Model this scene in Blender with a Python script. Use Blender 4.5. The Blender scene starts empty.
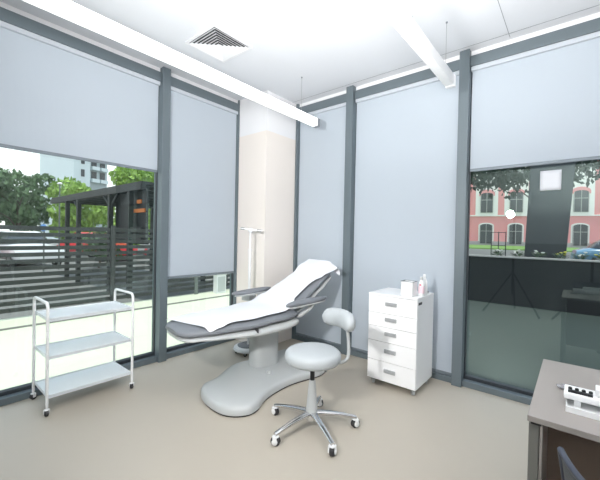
import bpy, bmesh, math, random
from mathutils import Vector, Matrix, Euler
random.seed(7)
PI = math.pi
scene = bpy.context.scene
COL = scene.collection
R = math.radians

# ------------------------------------------------------------ materials
def mat(name, col, rough=0.5, metal=0.0, noise=0.0, nscale=8.0, bump=0.0, bscale=200.0, spec=0.5, emit=None, estr=0.0, coat=0.0, sub=0.0):
    m = bpy.data.materials.new(name); m.use_nodes = True
    nt = m.node_tree; b = nt.nodes['Principled BSDF']
    b.inputs['Base Color'].default_value = (*col, 1)
    b.inputs['Roughness'].default_value = rough
    b.inputs['Metallic'].default_value = metal
    b.inputs['Specular IOR Level'].default_value = spec
    b.inputs['Coat Weight'].default_value = coat
    tc = nt.nodes.new('ShaderNodeTexCoord')
    nz = nt.nodes.new('ShaderNodeTexNoise'); nz.inputs['Scale'].default_value = nscale; nz.inputs['Detail'].default_value = 5
    nt.links.new(tc.outputs['Object'], nz.inputs['Vector'])
    rp = nt.nodes.new('ShaderNodeMapRange')
    rp.inputs['To Min'].default_value = 1 - max(noise, .01); rp.inputs['To Max'].default_value = 1 + max(noise, .01)
    nt.links.new(nz.outputs['Fac'], rp.inputs['Value'])
    mx = nt.nodes.new('ShaderNodeVectorMath'); mx.operation = 'SCALE'
    mx.inputs[0].default_value = col
    nt.links.new(rp.outputs['Result'], mx.inputs['Scale'])
    nt.links.new(mx.outputs['Vector'], b.inputs['Base Color'])
    if bump:
        n2 = nt.nodes.new('ShaderNodeTexNoise'); n2.inputs['Scale'].default_value = bscale; n2.inputs['Detail'].default_value = 3
        nt.links.new(tc.outputs['Object'], n2.inputs['Vector'])
        bp = nt.nodes.new('ShaderNodeBump'); bp.inputs['Strength'].default_value = bump; bp.inputs['Distance'].default_value = .004
        nt.links.new(n2.outputs['Fac'], bp.inputs['Height']); nt.links.new(bp.outputs['Normal'], b.inputs['Normal'])
    if emit:
        b.inputs['Emission Color'].default_value = (*emit, 1); b.inputs['Emission Strength'].default_value = estr
    return m

def glass_mat(name, tint, ior, boost=1.0):
    m = bpy.data.materials.new(name); m.use_nodes = True
    nt = m.node_tree; nt.nodes.clear()
    out = nt.nodes.new('ShaderNodeOutputMaterial'); mix = nt.nodes.new('ShaderNodeMixShader')
    fr = nt.nodes.new('ShaderNodeFresnel'); fr.inputs['IOR'].default_value = ior
    tr = nt.nodes.new('ShaderNodeBsdfTransparent'); tr.inputs['Color'].default_value = (*tint, 1)
    gl = nt.nodes.new('ShaderNodeBsdfGlossy'); gl.inputs['Roughness'].default_value = 0.0
    gl.inputs['Color'].default_value = (.80 * boost, 1.0 * boost, .94 * boost, 1)
    nt.links.new(fr.outputs[0], mix.inputs[0]); nt.links.new(tr.outputs[0], mix.inputs[1]); nt.links.new(gl.outputs[0], mix.inputs[2])
    nt.links.new(mix.outputs[0], out.inputs['Surface'])
    return m

def blind_mat():
    m = mat('blind_fabric', (.54, .60, .66), .85, noise=.015, nscale=3, spec=.15)
    nt = m.node_tree; b = nt.nodes['Principled BSDF']
    tc = nt.nodes.new('ShaderNodeTexCoord')
    wv = nt.nodes.new('ShaderNodeTexWave'); wv.inputs['Scale'].default_value = 14; wv.bands_direction = 'DIAGONAL'
    wv.inputs['Distortion'].default_value = .3
    mp = nt.nodes.new('ShaderNodeMapping'); mp.inputs['Scale'].default_value = (1, 1, .02)
    nt.links.new(tc.outputs['Object'], mp.inputs['Vector']); nt.links.new(mp.outputs[0], wv.inputs['Vector'])
    bp = nt.nodes.new('ShaderNodeBump'); bp.inputs['Strength'].default_value = .05; bp.inputs['Distance'].default_value = .002
    nt.links.new(wv.outputs['Fac'], bp.inputs['Height']); nt.links.new(bp.outputs['Normal'], b.inputs['Normal'])
    tl = nt.nodes.new('ShaderNodeBsdfTranslucent'); tl.inputs['Color'].default_value = (.6, .68, .78, 1)
    mx = nt.nodes.new('ShaderNodeMixShader'); mx.inputs[0].default_value = .12
    out = nt.nodes['Material Output']
    nt.links.new(b.outputs[0], mx.inputs[1]); nt.links.new(tl.outputs[0], mx.inputs[2]); nt.links.new(mx.outputs[0], out.inputs['Surface'])
    return m

M = {}
M['floor'] = mat('floor_screed', (.49, .445, .375), .42, noise=.05, nscale=1.6, bump=.03, bscale=60, spec=.4)
M['ceiling'] = mat('ceiling_paint', (.73, .75, .785), .8, noise=.01, nscale=1)
M['cream'] = mat('cream_plaster', (.86, .80, .745), .7, noise=.012, nscale=2.5)
M['whitewall'] = mat('white_plaster', (.86, .86, .87), .75, noise=.01)
M['rear'] = mat('dark_partition', (.17, .175, .18), .6, noise=.03)
M['rearup'] = mat('light_grey_paint', (.42, .43, .44), .7)
M['frame'] = mat('grey_aluminium_frame', (.145, .18, .20), .42, metal=.15, noise=.02, nscale=3)
M['framedk'] = mat('dark_gasket', (.03, .037, .045), .5)
M['blind'] = blind_mat()
M['headrail'] = mat('blind_headrail', (.52, .56, .61), .5)
M['bar'] = mat('blind_bottom_bar', (.20, .235, .265), .45, metal=.2)
M['glass'] = glass_mat('window_glass', (.88, .91, .87), 1.62)
M['glass_r'] = glass_mat('tinted_window_glass', (.84, .88, .87), 2.1)
M['white'] = mat('white_powder_coat', (.84, .85, .85), .35, noise=.01, coat=.2)
M['shelf'] = mat('white_shelf_sheet', (.76, .80, .82), .3, noise=.01, coat=.2)
M['lacquer'] = mat('white_lacquer', (.93, .935, .94), .3, noise=.008, coat=.3)
M['plastic'] = mat('white_plastic', (.49, .51, .51), .35, noise=.01, coat=.15)
M['plasticd'] = mat('light_grey_plastic', (.55, .57, .57), .4, noise=.01)
M['pgrey'] = mat('grey_leatherette', (.19, .205, .225), .5, noise=.04, nscale=5, bump=.15, bscale=160)
M['stoolup'] = mat('pale_grey_leatherette', (.43, .46, .475), .42, noise=.02, bump=.1, bscale=150)
M['paper'] = mat('white_paper', (.80, .82, .86), .8, noise=.01, bump=.25, bscale=18)
M['chrome'] = mat('chrome', (.72, .72, .73), .12, metal=1.0)
M['steel'] = mat('brushed_steel', (.42, .43, .44), .3, metal=.9)
M['handle'] = mat('pale_metal_handle', (.52, .53, .54), .4, metal=.2)
M['black'] = mat('black_plastic', (.015, .016, .018), .4)
M['rubber'] = mat('dark_rubber', (.03, .03, .033), .6)
M['redmark'] = mat('pink_red_print', (.65, .10, .16), .5)
M['pinklabel'] = mat('pale_pink_label', (.85, .66, .72), .5)
M['desk'] = mat('desk_laminate', (.32, .293, .272), .42, noise=.03, nscale=12, spec=.4)
M['deskpanel'] = mat('brown_laminate', (.20, .15, .12), .5, noise=.05, nscale=5)
M['deskleg'] = mat('grey_metal_leg', (.20, .20, .185), .45, metal=.3)
M['mesh'] = mat('dark_mesh_fabric', (.07, .08, .09), .6, noise=.1, nscale=60, bump=.3, bscale=300)
M['chairrim'] = mat('blue_grey_chair_rim', (.05, .06, .085), .45)
M['clearglass'] = mat('clear_dish_glass', (.42, .42, .46), .15)
_n = M['clearglass'].node_tree; _n.nodes['Principled BSDF'].inputs['Alpha'].default_value = .45
M['lamp_on'] = mat('glowing_diffuser', (.95, .95, .95), .4, emit=(1, .98, .97), estr=.9)
M['lamp_off'] = mat('opal_diffuser', (.86, .87, .88), .35, emit=(1, 1, 1), estr=.04)
M['lampcap'] = mat('lamp_end_cap', (.26, .28, .31), .5)
M['ventw'] = mat('vent_white', (.80, .81, .83), .5)
M['ventd'] = mat('vent_dark', (.05, .055, .06), .8)
M['flash'] = mat('flash_lens', (.9, .9, .9), .4, emit=(1, 1, 1), estr=9)
# outside
M['terrace'] = mat('pale_terrace_paving', (.55, .59, .47), .7, noise=.03, nscale=2)
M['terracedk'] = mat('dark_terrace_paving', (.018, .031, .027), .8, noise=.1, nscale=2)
M['drain'] = mat('drain_strip', (.13, .135, .12), .7, noise=.1)
M['slat'] = mat('dark_fence_slats', (.045, .05, .05), .6, noise=.08)
M['post'] = mat('grey_fence_post', (.16, .18, .17), .5)
M['asphalt'] = mat('asphalt', (.15, .155, .15), .85, noise=.1, nscale=1)
M['grass'] = mat('grass', (.13, .24, .05), .9, noise=.3, nscale=3)
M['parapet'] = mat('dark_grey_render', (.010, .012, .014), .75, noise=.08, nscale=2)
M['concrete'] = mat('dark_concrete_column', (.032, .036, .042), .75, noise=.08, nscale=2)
M['pink'] = mat('pink_facade', (.74, .31, .31), .8, noise=.05, nscale=.6)
M['pinkw'] = mat('white_facade_trim', (.82, .80, .77), .8, noise=.03, nscale=.6)
M['greywall'] = mat('grey_plinth', (.40, .39, .37), .8, noise=.06, nscale=1)
M['pane'] = mat('dark_window_pane', (.05, .055, .06), .15)
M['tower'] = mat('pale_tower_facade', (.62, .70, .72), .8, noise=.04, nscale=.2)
M['towerd'] = mat('darker_tower_facade', (.38, .44, .46), .7, noise=.03, nscale=.2)  # darker grey-blue for the side wing of the tower
M['trunk'] = mat('bark', (.10, .08, .06), .9, noise=.2)
M['leafd'] = mat('deep_green_leaves', (.10, .18, .075), .7, noise=.45, nscale=2)
M['leafb'] = mat('bright_green_leaves', (.26, .42, .08), .7, noise=.4, nscale=2)
M['leafx'] = mat('dark_green_leaves', (.014, .032, .012), .7, noise=.4, nscale=3)  # very dark green foliage of the street trees on the right
M['leafp'] = mat('planter_leaves', (.05, .09, .04), .7, noise=.3, nscale=20)
M['petalw'] = mat('white_petals', (.7, .7, .66), .6)
M['petaly'] = mat('yellow_petals', (.65, .62, .08), .6)
M['pergola'] = mat('dark_pergola_steel', (.012, .015, .016), .55)
M['orange'] = mat('orange_panel', (.65, .20, .05), .6)
M['carred'] = mat('red_car_paint', (.60, .04, .05), .25, coat=.5)
M['carwhite'] = mat('white_car_paint', (.75, .76, .78), .25, coat=.5)
M['cardark'] = mat('dark_car_paint', (.05, .055, .06), .25, coat=.5)
M['carblue'] = mat('blue_car_paint', (.10, .22, .32), .25, coat=.5)
M['carglass'] = mat('car_window_glass', (.03, .035, .04), .08)
M['sign'] = mat('blue_sign_face', (.10, .28, .62), .5)

# ------------------------------------------------------------ helpers
def bm_box(bm, x0, x1, y0, y1, z0, z1, bev=0.0, seg=2):
    vs = [bm.verts.new((x, y, z)) for x in (x0, x1) for y in (y0, y1) for z in (z0, z1)]
    f = [(0, 1, 3, 2), (4, 6, 7, 5), (0, 4, 5, 1), (2, 3, 7, 6), (0, 2, 6, 4), (1, 5, 7, 3)]
    fs = [bm.faces.new([vs[i] for i in q]) for q in f]
    if bev:
        es = list({e for ff in fs for e in ff.edges})
        bmesh.ops.bevel(bm, geom=es, offset=bev, segments=seg, affect='EDGES', profile=.6)
    return vs

def bm_prism(bm, pts, z0, z1, bev=0.0, seg=2):
    n = len(pts)
    a = [bm.verts.new((p[0], p[1], z0)) for p in pts]; b = [bm.verts.new((p[0], p[1], z1)) for p in pts]
    bm.faces.new(a[::-1]); top = bm.faces.new(b)
    for i in range(n): bm.faces.new((a[i], a[(i + 1) % n], b[(i + 1) % n], b[i]))
    if bev: bmesh.ops.bevel(bm, geom=list(top.edges), offset=bev, segments=seg, affect='EDGES', profile=.6)

def smooth_path(pts, n=6):
    P = [Vector(p) for p in pts]; out = []
    for i in range(len(P) - 1):
        p0 = P[max(i - 1, 0)]; p1 = P[i]; p2 = P[i + 1]; p3 = P[min(i + 2, len(P) - 1)]
        for k in range(n):
            t = k / n
            out.append(.5 * ((2 * p1) + (p2 - p0) * t + (2 * p0 - 5 * p1 + 4 * p2 - p3) * t * t + (3 * p1 - p0 - 3 * p2 + p3) * t ** 3))
    out.append(P[-1]); return out

def bm_tube(bm, path, r, seg=10, caps=True):
    P = [Vector(p) for p in path]; n = len(P)
    rr = r if isinstance(r, (list, tuple)) else [r] * n
    rings = []; prev = None
    for i, p in enumerate(P):
        t = (P[min(i + 1, n - 1)] - P[max(i - 1, 0)]).normalized()
        if prev is None:
            a = t.orthogonal().normalized()
        else:
            a = (prev - t * prev.dot(t)).normalized()
        prev = a; b = t.cross(a)
        rings.append([bm.verts.new(p + (a * math.cos(2 * PI * k / seg) + b * math.sin(2 * PI * k / seg)) * rr[i]) for k in range(seg)])
    for i in range(n - 1):
        for k in range(seg):
            bm.faces.new((rings[i][k], rings[i][(k + 1) % seg], rings[i + 1][(k + 1) % seg], rings[i + 1][k]))
    if caps:
        bm.faces.new(rings[0][::-1]); bm.faces.new(rings[-1])

def bm_lathe(bm, prof, seg=32, c=(0, 0, 0), axis='z', sx=1, sy=1):
    rings = []
    for r, z in prof:
        ring = []
        for k in range(seg):
            a = 2 * PI * k / seg
            if axis == 'z': v = (c[0] + r * math.cos(a) * sx, c[1] + r * math.sin(a) * sy, c[2] + z)
            elif axis == 'y': v = (c[0] + r * math.cos(a), c[1] + z, c[2] + r * math.sin(a))
            else: v = (c[0] + z, c[1] + r * math.cos(a), c[2] + r * math.sin(a))
            ring.append(bm.verts.new(v))
        rings.append(ring)
    for i in range(len(rings) - 1):
        for k in range(seg):
            bm.faces.new((rings[i][k], rings[i][(k + 1) % seg], rings[i + 1][(k + 1) % seg], rings[i + 1][k]))
    bm.faces.new(rings[0][::-1]); bm.faces.new(rings[-1])

def bm_loft(bm, rings, caps=True, closed=True):
    V = [[bm.verts.new(p) for p in r] for r in rings]; n = len(V[0])
    m = n if closed else n - 1
    for i in range(len(V) - 1):
        for k in range(m):
            bm.faces.new((V[i][k], V[i][(k + 1) % n], V[i + 1][(k + 1) % n], V[i + 1][k]))
    if caps:
        bm.faces.new(V[0][::-1]); bm.faces.new(V[-1])

def superring(center, right, up, hw, hh, n=24, e=3.0):
    out = []
    for k in range(n):
        a = 2 * PI * k / n; c, s = math.cos(a), math.sin(a)
        x = abs(c) ** (2 / e) * (1 if c >= 0 else -1) * hw; y = abs(s) ** (2 / e) * (1 if s >= 0 else -1) * hh
        out.append(Vector(center) + Vector(right) * x + Vector(up) * y)
    return out

def obj(name, bm, m, parent=None, smooth=True, solid=0, subsurf=0):
    bmesh.ops.recalc_face_normals(bm, faces=bm.faces)
    me = bpy.data.meshes.new(name); bm.to_mesh(me); bm.free()
    me.materials.append(m)
    if smooth:
        for p in me.polygons: p.use_smooth = True
        me.set_sharp_from_angle(angle=R(38))
    o = bpy.data.objects.new(name, me); COL.objects.link(o)
    if parent: o.parent = parent
    if solid:
        s = o.modifiers.new('Solidify', 'SOLIDIFY'); s.thickness = solid; s.offset = 0
    if subsurf:
        s = o.modifiers.new('Subd', 'SUBSURF'); s.levels = subsurf; s.render_levels = subsurf
    return o

def tag(o, label, cat, group=None, kind=None):
    o['label'] = label; o['category'] = cat
    if group: o['group'] = group
    if kind: o['kind'] = kind
    return o

def thing(name, label, cat, loc=(0, 0, 0), rz=0, group=None):
    o = bpy.data.objects.new(name, None); COL.objects.link(o); o.empty_display_size = .1
    o.location = loc; o.rotation_euler = (0, 0, rz)
    return tag(o, label, cat, group)

def struct(name, bm, m, parent=None, smooth=False):
    o = obj(name, bm, m, parent, smooth); o['kind'] = 'structure'; return o

def box_obj(name, dims, m, parent=None, bev=0.0, fn=obj, **k):
    bm = bmesh.new(); bm_box(bm, *dims, bev=bev); return fn(name, bm, m, parent, **k)

def dup(root, loc, rz, label=None, group=None, rot=None):
    r = root.copy(); COL.objects.link(r); r.location = loc; r.rotation_euler = (0, 0, rz)
    if label: r['label'] = label
    if group: r['group'] = group
    for ch in list(root.children):
        c = ch.copy(); COL.objects.link(c); c.parent = r
        for g in list(ch.children):
            d = g.copy(); COL.objects.link(d); d.parent = c
    return r

# ------------------------------------------------------------ room shell
H = 3.07; XE = 5.6; YS = -4.6
box_obj('floor', (-.16, XE, YS, .16, -.12, 0), M['floor'], fn=struct)
box_obj('ceiling', (-.16, XE, YS, .16, H, H + .15), M['ceiling'], fn=struct)
box_obj('wall_back', (-.16, XE, YS - .12, YS, 1.3, H), M['rearup'], fn=struct)
box_obj('trim_11', (-.16, XE, YS - .12, YS + .02, 0, 1.3), M['rear'], fn=struct)
box_obj('wall_right', (XE, XE + .12, YS, .16, 0, H), M['whitewall'], fn=struct)
# corner pillar: cream below, white above
bm = bmesh.new(); bm_box(bm, -.02, .5, -.535, .02, 0, 2.60)
struct('wall_corner', bm, M['cream'])
bm = bmesh.new(); bm_box(bm, -.02, .5, -.535, .02, 2.60, H)
struct('trim_1', bm, M['whitewall'])
# ceiling joints
bm = bmesh.new(); bm_box(bm, 2.884, 2.888, -3.6, -.02, H - .0015, H)
bm_box(bm, .3, 5.5, -.088, -.084, H - .0015, H)
struct('trim_2', bm, M['lampcap'])

# curtain wall: posts
def post_box(name, x0, x1, y0, y1, face):
    bm = bmesh.new(); bm_box(bm, x0, x1, y0, y1, 0, H, bev=.004)
    o = struct(name, bm, M['frame'])
    # gasket grooves
    bm = bmesh.new()
    if face == 'x':
        bm_box(bm, x0 + .04, x0 + .075, y0 - .008, y1 + .008, .0, H)
    else:
        bm_box(bm, x0 - .008, x1 + .008, y1 - .075, y1 - .04, .0, H)
    struct('gasket', bm, M['framedk'], o)
    return o
post_box('trim_3', -.12, .045, -1.585, -1.50, 'x')
post_box('trim_4', -.12, .045, -3.78, -3.69, 'x')
post_box('trim_5', 1.285, 1.375, -.045, .12, 'y')
post_box('trim_6', 2.495, 2.580, -.045, .12, 'y')
post_box('trim_7', 3.70, 3.79, -.045, .12, 'y')
post_box('trim_8', 4.80, 4.89, -.045, .12, 'y')
post_box('trim_9', -.12, .004, -.552, -.535, 'x')
post_box('trim_10', .50, .535, -.01, .12, 'y')
# header and sill rails, panes per window
def window(n, wall, a, b, gm):
    root = bpy.data.objects.new('window_%d' % n, None); COL.objects.link(root); root['kind'] = 'structure'
    def bx(name, d0, d1, z0, z1, m, bev=.003):
        bm = bmesh.new()
        if wall == 'l': bm_box(bm, -d1, -d0, a, b, z0, z1, bev=bev)
        else: bm_box(bm, a, b, d0, d1, z0, z1, bev=bev)
        return obj(name, bm, m, root, smooth=False)
    bx('top_rail', -.005, .12, 2.925, 3.02, M['frame'])
    bx('head_panel', .02, .12, 3.02, H, M['whitewall'], 0)
    bx('bottom_rail', -.005, .12, 0, .055, M['frame'])
    bx('glazing_bead', .05, .11, .055, .085, M['framedk'])
    bm = bmesh.new()
    if wall == 'l': vs = [(-.085, a, .06), (-.085, b, .06), (-.085, b, 2.95), (-.085, a, 2.95)]
    else: vs = [(a, .085, .06), (b, .085, .06), (b, .085, 2.95), (a, .085, 2.95)]
    bm.faces.new([bm.verts.new(v) for v in vs])
    obj('glass_pane', bm, gm, root, smooth=False)
window(1, 'l', -3.69, -1.585, M['glass'])
window(2, 'l', -1.50, -.552, M['glass'])
window(3, 'b', .535, 1.285, M['glass_r'])
window(4, 'b', 1.375, 2.495, M['glass_r'])
window(5, 'b', 2.58, 3.70, M['glass_r'])
window(6, 'b', 3.79, 4.80, M['glass_r'])
window(7, 'l', YS, -3.78, M['glass'])
box_obj('wall_side', (4.89, XE, 0, .12, 0, H), M['whitewall'], fn=struct)

# roller blinds
def blind(label, wall, a, b, zbot):
    t = thing('roller_blind', label, 'blind', (0, 0, 0), 0, 'grey roller blinds on the window wall')
    def bx(name, d0, d1, a0, b0, z0, z1, m, bev=0):
        bm = bmesh.new()
        if wall == 'l': bm_box(bm, -d1, -d0, a0, b0, z0, z1, bev=bev)
        else: bm_box(bm, a0, b0, d0, d1, z0, z1, bev=bev)
        return obj(name, bm, m, t, smooth=False)
    ctr = (0, (a + b) / 2, 0) if wall == 'l' else ((a + b) / 2, 0, 0)
    bx('headrail', .002, .05, a + .004, b - .004, 2.884, 2.924, M['headrail'], .006)
    bx('blind_fabric', .026, .029, a + .012, b - .012, zbot + .02, 2.89, M['blind'])
    bx('bottom_bar', .018, .037, a + .012, b - .012, zbot - .005, zbot + .022, M['bar'], .004)
    return t
blind('wide grey roller blind half lowered in the window behind the white trolley', 'l', -3.69, -1.585, 1.985)
blind('narrow grey roller blind lowered almost to sill left of the cream pillar', 'l', -1.50, -.552, .862)
blind('narrow grey roller blind lowered to the floor just right of the cream pillar', 'b', .535, 1.285, .062)
blind('wide grey roller blind lowered to the floor behind the drawer cabinet', 'b', 1.375, 2.495, .062)
blind('grey roller blind half lowered above the window with the paper sheet', 'b', 2.58, 3.70, 1.975)
b6 = blind('grey roller blind half lowered in the window beyond the desk end', 'b', 3.79, 4.80, 1.975)

# paper sheet taped to the window
bm = bmesh.new()
n = 6
g = [[bm.verts.new((3.115 + .14 * i / n, .074 - .002 * math.sin(PI * i / n), 1.765 + .163 * j / n)) for i in range(n + 1)] for j in range(n + 1)]
for j in range(n):
    for i in range(n): bm.faces.new((g[j][i], g[j][i + 1], g[j + 1][i + 1], g[j + 1][i]))
tag(obj('paper_notice', bm, M['paper'], solid=.0006), 'blank white paper sheet stuck on the right window glass', 'paper')

# ------------------------------------------------------------ ceiling fittings
def batten(label, x, yend, on):
    t = thing('linear_lamp', label, 'lamp', (x, yend, 2.605))
    L = 3.5
    bm = bmesh.new()
    prof = [(-.036, 0), (.036, 0), (.036, .07), (-.036, .07)]
    bm_box(bm, -.035, .035, -L, -.045, 0, .085, bev=.006)
    obj('diffuser', bm, M['lamp_on'] if on else M['lamp_off'], t)
    for y0 in (-.045, -L - .03):
        bm = bmesh.new(); bm_box(bm, -.037, .037, y0, y0 + .045, -.002, .087, bev=.003)
        obj('end_cap', bm, M['lampcap'] if on else M['lamp_off'], t)
    bm = bmesh.new(); bm_box(bm, -.0355, .0355, -.95, -.944, -.0005, .0855)
    obj('joint', bm, M['lampcap'], t)
    for yy in (-.30 if on else -.16, -L + .3):
        bm = bmesh.new(); bm_tube(bm, [(0, yy, .08), (0, yy, H - 2.605 - .004)], .0018, 6)
        w = obj('suspension_wire', bm, M['steel'], t)
        bm = bmesh.new(); bm_lathe(bm, [(.008, 0), (.008, .008), (.003, .012)], 12, (0, yy, H - 2.605 - .012))
        obj('ceiling_fixing', bm, M['lampcap'], w)
    return t
batten('glowing white linear lamp hung along the left window wall', 1.035, -.245, True)
batten('unlit white linear lamp hung near the centre of the room', 2.53, -.40, False)

# four way air diffuser
t = thing('ceiling_vent', 'square white louvred air vent set in the ceiling', 'vent', (.83, -1.475, H))
bm = bmesh.new()
s = .215
for x0, x1, y0, y1 in ((-s, s, -s, -s + .022), (-s, s, s - .022, s), (-s, -s + .022, -s + .022, s - .022), (s - .022, s, -s + .022, s - .022)):
    bm_box(bm, x0, x1, y0, y1, -.012, 0)
obj('frame', bm, M['ventw'], t, smooth=False)
bm = bmesh.new(); bm_box(bm, -s + .02, s - .02, -s + .02, s - .02, -.001, 0)
obj('backing', bm, M['ventd'], t, smooth=False)
bm = bmesh.new()
for i in range(7):
    r0 = .190 - i * .027; r1 = r0 - .024
    # louvre ring: inner edge low, outer edge up, so only the far sides show their gaps
    if r1 < 0.004: r1 = .004
    zo, zi = -.003, -.017
    a = [bm.verts.new((sx * r0, sy * r0, zi)) for sx, sy in ((-1, -1), (1, -1), (1, 1), (-1, 1))]
    b = [bm.verts.new((sx * r1, sy * r1, zo)) for sx, sy in ((-1, -1), (1, -1), (1, 1), (-1, 1))]
    for k in range(4): bm.faces.new((a[k], a[(k + 1) % 4], b[(k + 1) % 4], b[k]))
obj('louvre', bm, M['ventw'], t, smooth=False, solid=.0015)

# ------------------------------------------------------------ casters (shared)
def caster(parent, x, y, r=.022, ang=0.0, body='white', twin=True, top=None, wheelmat='rubber', cover=False):
    top = top if top else r * 2 + .018
    c, s_ = math.cos(ang), math.sin(ang)
    bm = bmesh.new()
    w = r * .62
    # fork
    for sgn in (-1, 1):
        bm_prism(bm, [(-r * .4, 0), (r * .5, 0), (r * .9, r * 1.0), (-r * .9, r * 1.0)], 0, 1)
    bm.free(); bm = bmesh.new()
    bm_tube(bm, [(0, 0, r * 1.7), (0, 0, top)], r * .32, 10)
    bm_lathe(bm, [(r * .5, 0), (r * .75, r * .12), (r * .6, r * .35)], 14, (0, 0, r * 1.75))
    for sgn in (-1, 1):
        x0 = sgn * w; x1 = sgn * (w + r * .14)
        a, b = min(x0, x1), max(x0, x1)
        bm_box(bm, a, b, -r * .45, r * .45, r * .85, r * 2.0)
    bm_box(bm, -w - r * .1, w + r * .1, -r * .45, r * .45, r * 1.85, r * 2.05)
    if cover:
        for sgn in (-1, 1):
            bm_lathe(bm, [(r * .58, sgn * w * .5), (r * .62, sgn * (w + r * .16)), (r * .5, sgn * (w + r * .22))], 18, (0, 0, r), 'x')
    bmesh.ops.rotate(bm, verts=bm.verts, cent=(0, 0, 0), matrix=Matrix.Rotation(ang, 3, 'Z'))
    bmesh.ops.translate(bm, verts=bm.verts, vec=(x, y, 0))
    o = obj('caster', bm, M[body], parent)
    bm = bmesh.new()
    bm_lathe(bm, [(r * .8, -w * .8), (r, -w * .55), (r, w * .55), (r * .8, w * .8)], 20, (0, 0, r), 'x')
    bmesh.ops.rotate(bm, verts=bm.verts, cent=(0, 0, 0), matrix=Matrix.Rotation(ang, 3, 'Z'))
    bmesh.ops.translate(bm, verts=bm.verts, vec=(x, y, 0))
    obj('wheel', bm, M[wheelmat], o)
    return o

# ------------------------------------------------------------ trolley
t = thing('service_trolley', 'white three shelf metal trolley on casters by the left window', 'trolley', (.232, -2.325, 0))
tw, tl = .188, .302
for sy in (-1, 1):
    bm = bmesh.new(); rr = .04; zt = .822
    path = [(-tw, sy * tl, .065), (-tw, sy * tl, .5), (-tw, sy * tl, zt - rr)]
    for k in range(1, 7):
        a = PI / 2 * k / 6; path.append((-tw + rr - rr * math.cos(a), sy * tl, zt - rr + rr * math.sin(a)))
    for k in range(0, 7):
        a = PI / 2 * k / 6; path.append((tw - rr + rr * math.sin(a), sy * tl, zt - rr + rr * math.cos(a)))
    path += [(tw, sy * tl, .5), (tw, sy * tl, .065)]
    bm_tube(bm, path, .0105, 12)
    obj('side_frame', bm, M['white'], t)
for z in (.135, .42, .70):
    bm = bmesh.new()
    bm_box(bm, -tw + .008, tw - .008, -tl + .004, tl - .004, z - .003, z)
    for a in (-1, 1):
        x = a * (tw - .008); bm_box(bm, min(x, x - a * .003), max(x, x - a * .003), -tl + .004, tl - .004, z - .014, z + .010)
        y = a * (tl - .005); bm_box(bm, -tw + .011, tw - .011, min(y, y - a * .003), max(y, y - a * .003), z - .014, z + .010)
    obj('shelf', bm, M['shelf'], t, smooth=False)
for sx, sy, an in ((-1, -1, .3), (1, -1, 1.2), (-1, 1, .5), (1, 1, 1.0)):
    caster(t, sx * tw, sy * tl, .024, an, 'white')

# ------------------------------------------------------------ treatment chair (local: +y toward the head, +x near the camera side)
t = thing('treatment_chair', 'reclined grey padded treatment chair with white base in room centre', 'treatment chair', (1.04, -.97, 0), R(-10))
def T(x, y):   # world -> chair local
    dx, dy = x - 1.04, y + .97; a = R(10)
    return (dx * math.cos(a) - dy * math.sin(a), dx * math.sin(a) + dy * math.cos(a))
near = [T(*p) for p in [(1.459, -.871), (1.415, -1.075), (1.425, -1.30), (1.46, -1.44), (1.512, -1.55), (1.52, -1.65), (1.45, -1.745), (1.33, -1.79), (1.135, -1.775), (.981, -1.71), (.919, -1.63), (.90, -1.50)]]
far = [(-.215, -.30), (-.235, -.10), (-.25, .10), (-.27, .30), (-.26, .42), (-.18, .50), (0, .54), (.18, .53), (.33, .47), (.40, .35), (.40, .22)]
outline = smooth_path([(*p, 0) for p in near + far + [near[0]]], 4)[:-1]
cx = sum(p.x for p in outline) / len(outline); cy = sum(p.y for p in outline) / len(outline)
def ring_at(scale_off, z):
    out = []; n = len(outline)
    for i, p in enumerate(outline):
        tg = (outline[(i + 1) % n] - outline[i - 1]).normalized(); nrm = Vector((-tg.y, tg.x, 0))
        c = Vector((cx, cy, 0))
        if nrm.dot(c - p) < 0 and False: nrm = -nrm
        out.append((p.x + nrm.x * scale_off * SG, p.y + nrm.y * scale_off * SG, z))
    return out
area = sum(outline[i].x * outline[(i + 1) % len(outline)].y - outline[(i + 1) % len(outline)].x * outline[i].y for i in range(len(outline)))
SG = 1 if area > 0 else -1
bm = bmesh.new()
bm_loft(bm, [ring_at(.006, .012), ring_at(0, .018), ring_at(.002, .05), ring_at(.012, .070), ring_at(.03, .080), ring_at(.07, .088)], caps=True)
obj('base', bm, M['plastic'], t)
bm = bmesh.new(); bm_loft(bm, [ring_at(.012, 0), ring_at(.012, .014)]); obj('base_trim', bm, M['rubber'], t)
# column (oval, tapering) with telescopic sleeve
bm = bmesh.new()
bm_loft(bm, [superring((-.035, -.04, z), (1, 0, 0), (0, 1, 0), w * .84, d * .95, 28, 2.8) for z, w, d in ((.06, .135, .16), (.10, .128, .152), (.30, .126, .15), (.42, .126, .15))])
obj('column', bm, M['plastic'], t)
bm = bmesh.new()
bm_loft(bm, [superring((-.035, -.04, z), (1, 0, 0), (0, 1, 0), w * .84, d * .95, 28, 2.8) for z, w, d in ((.42, .136, .16), (.425, .14, .165), (.58, .14, .165))])
obj('column_sleeve', bm, M['plasticd'], t)
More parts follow.
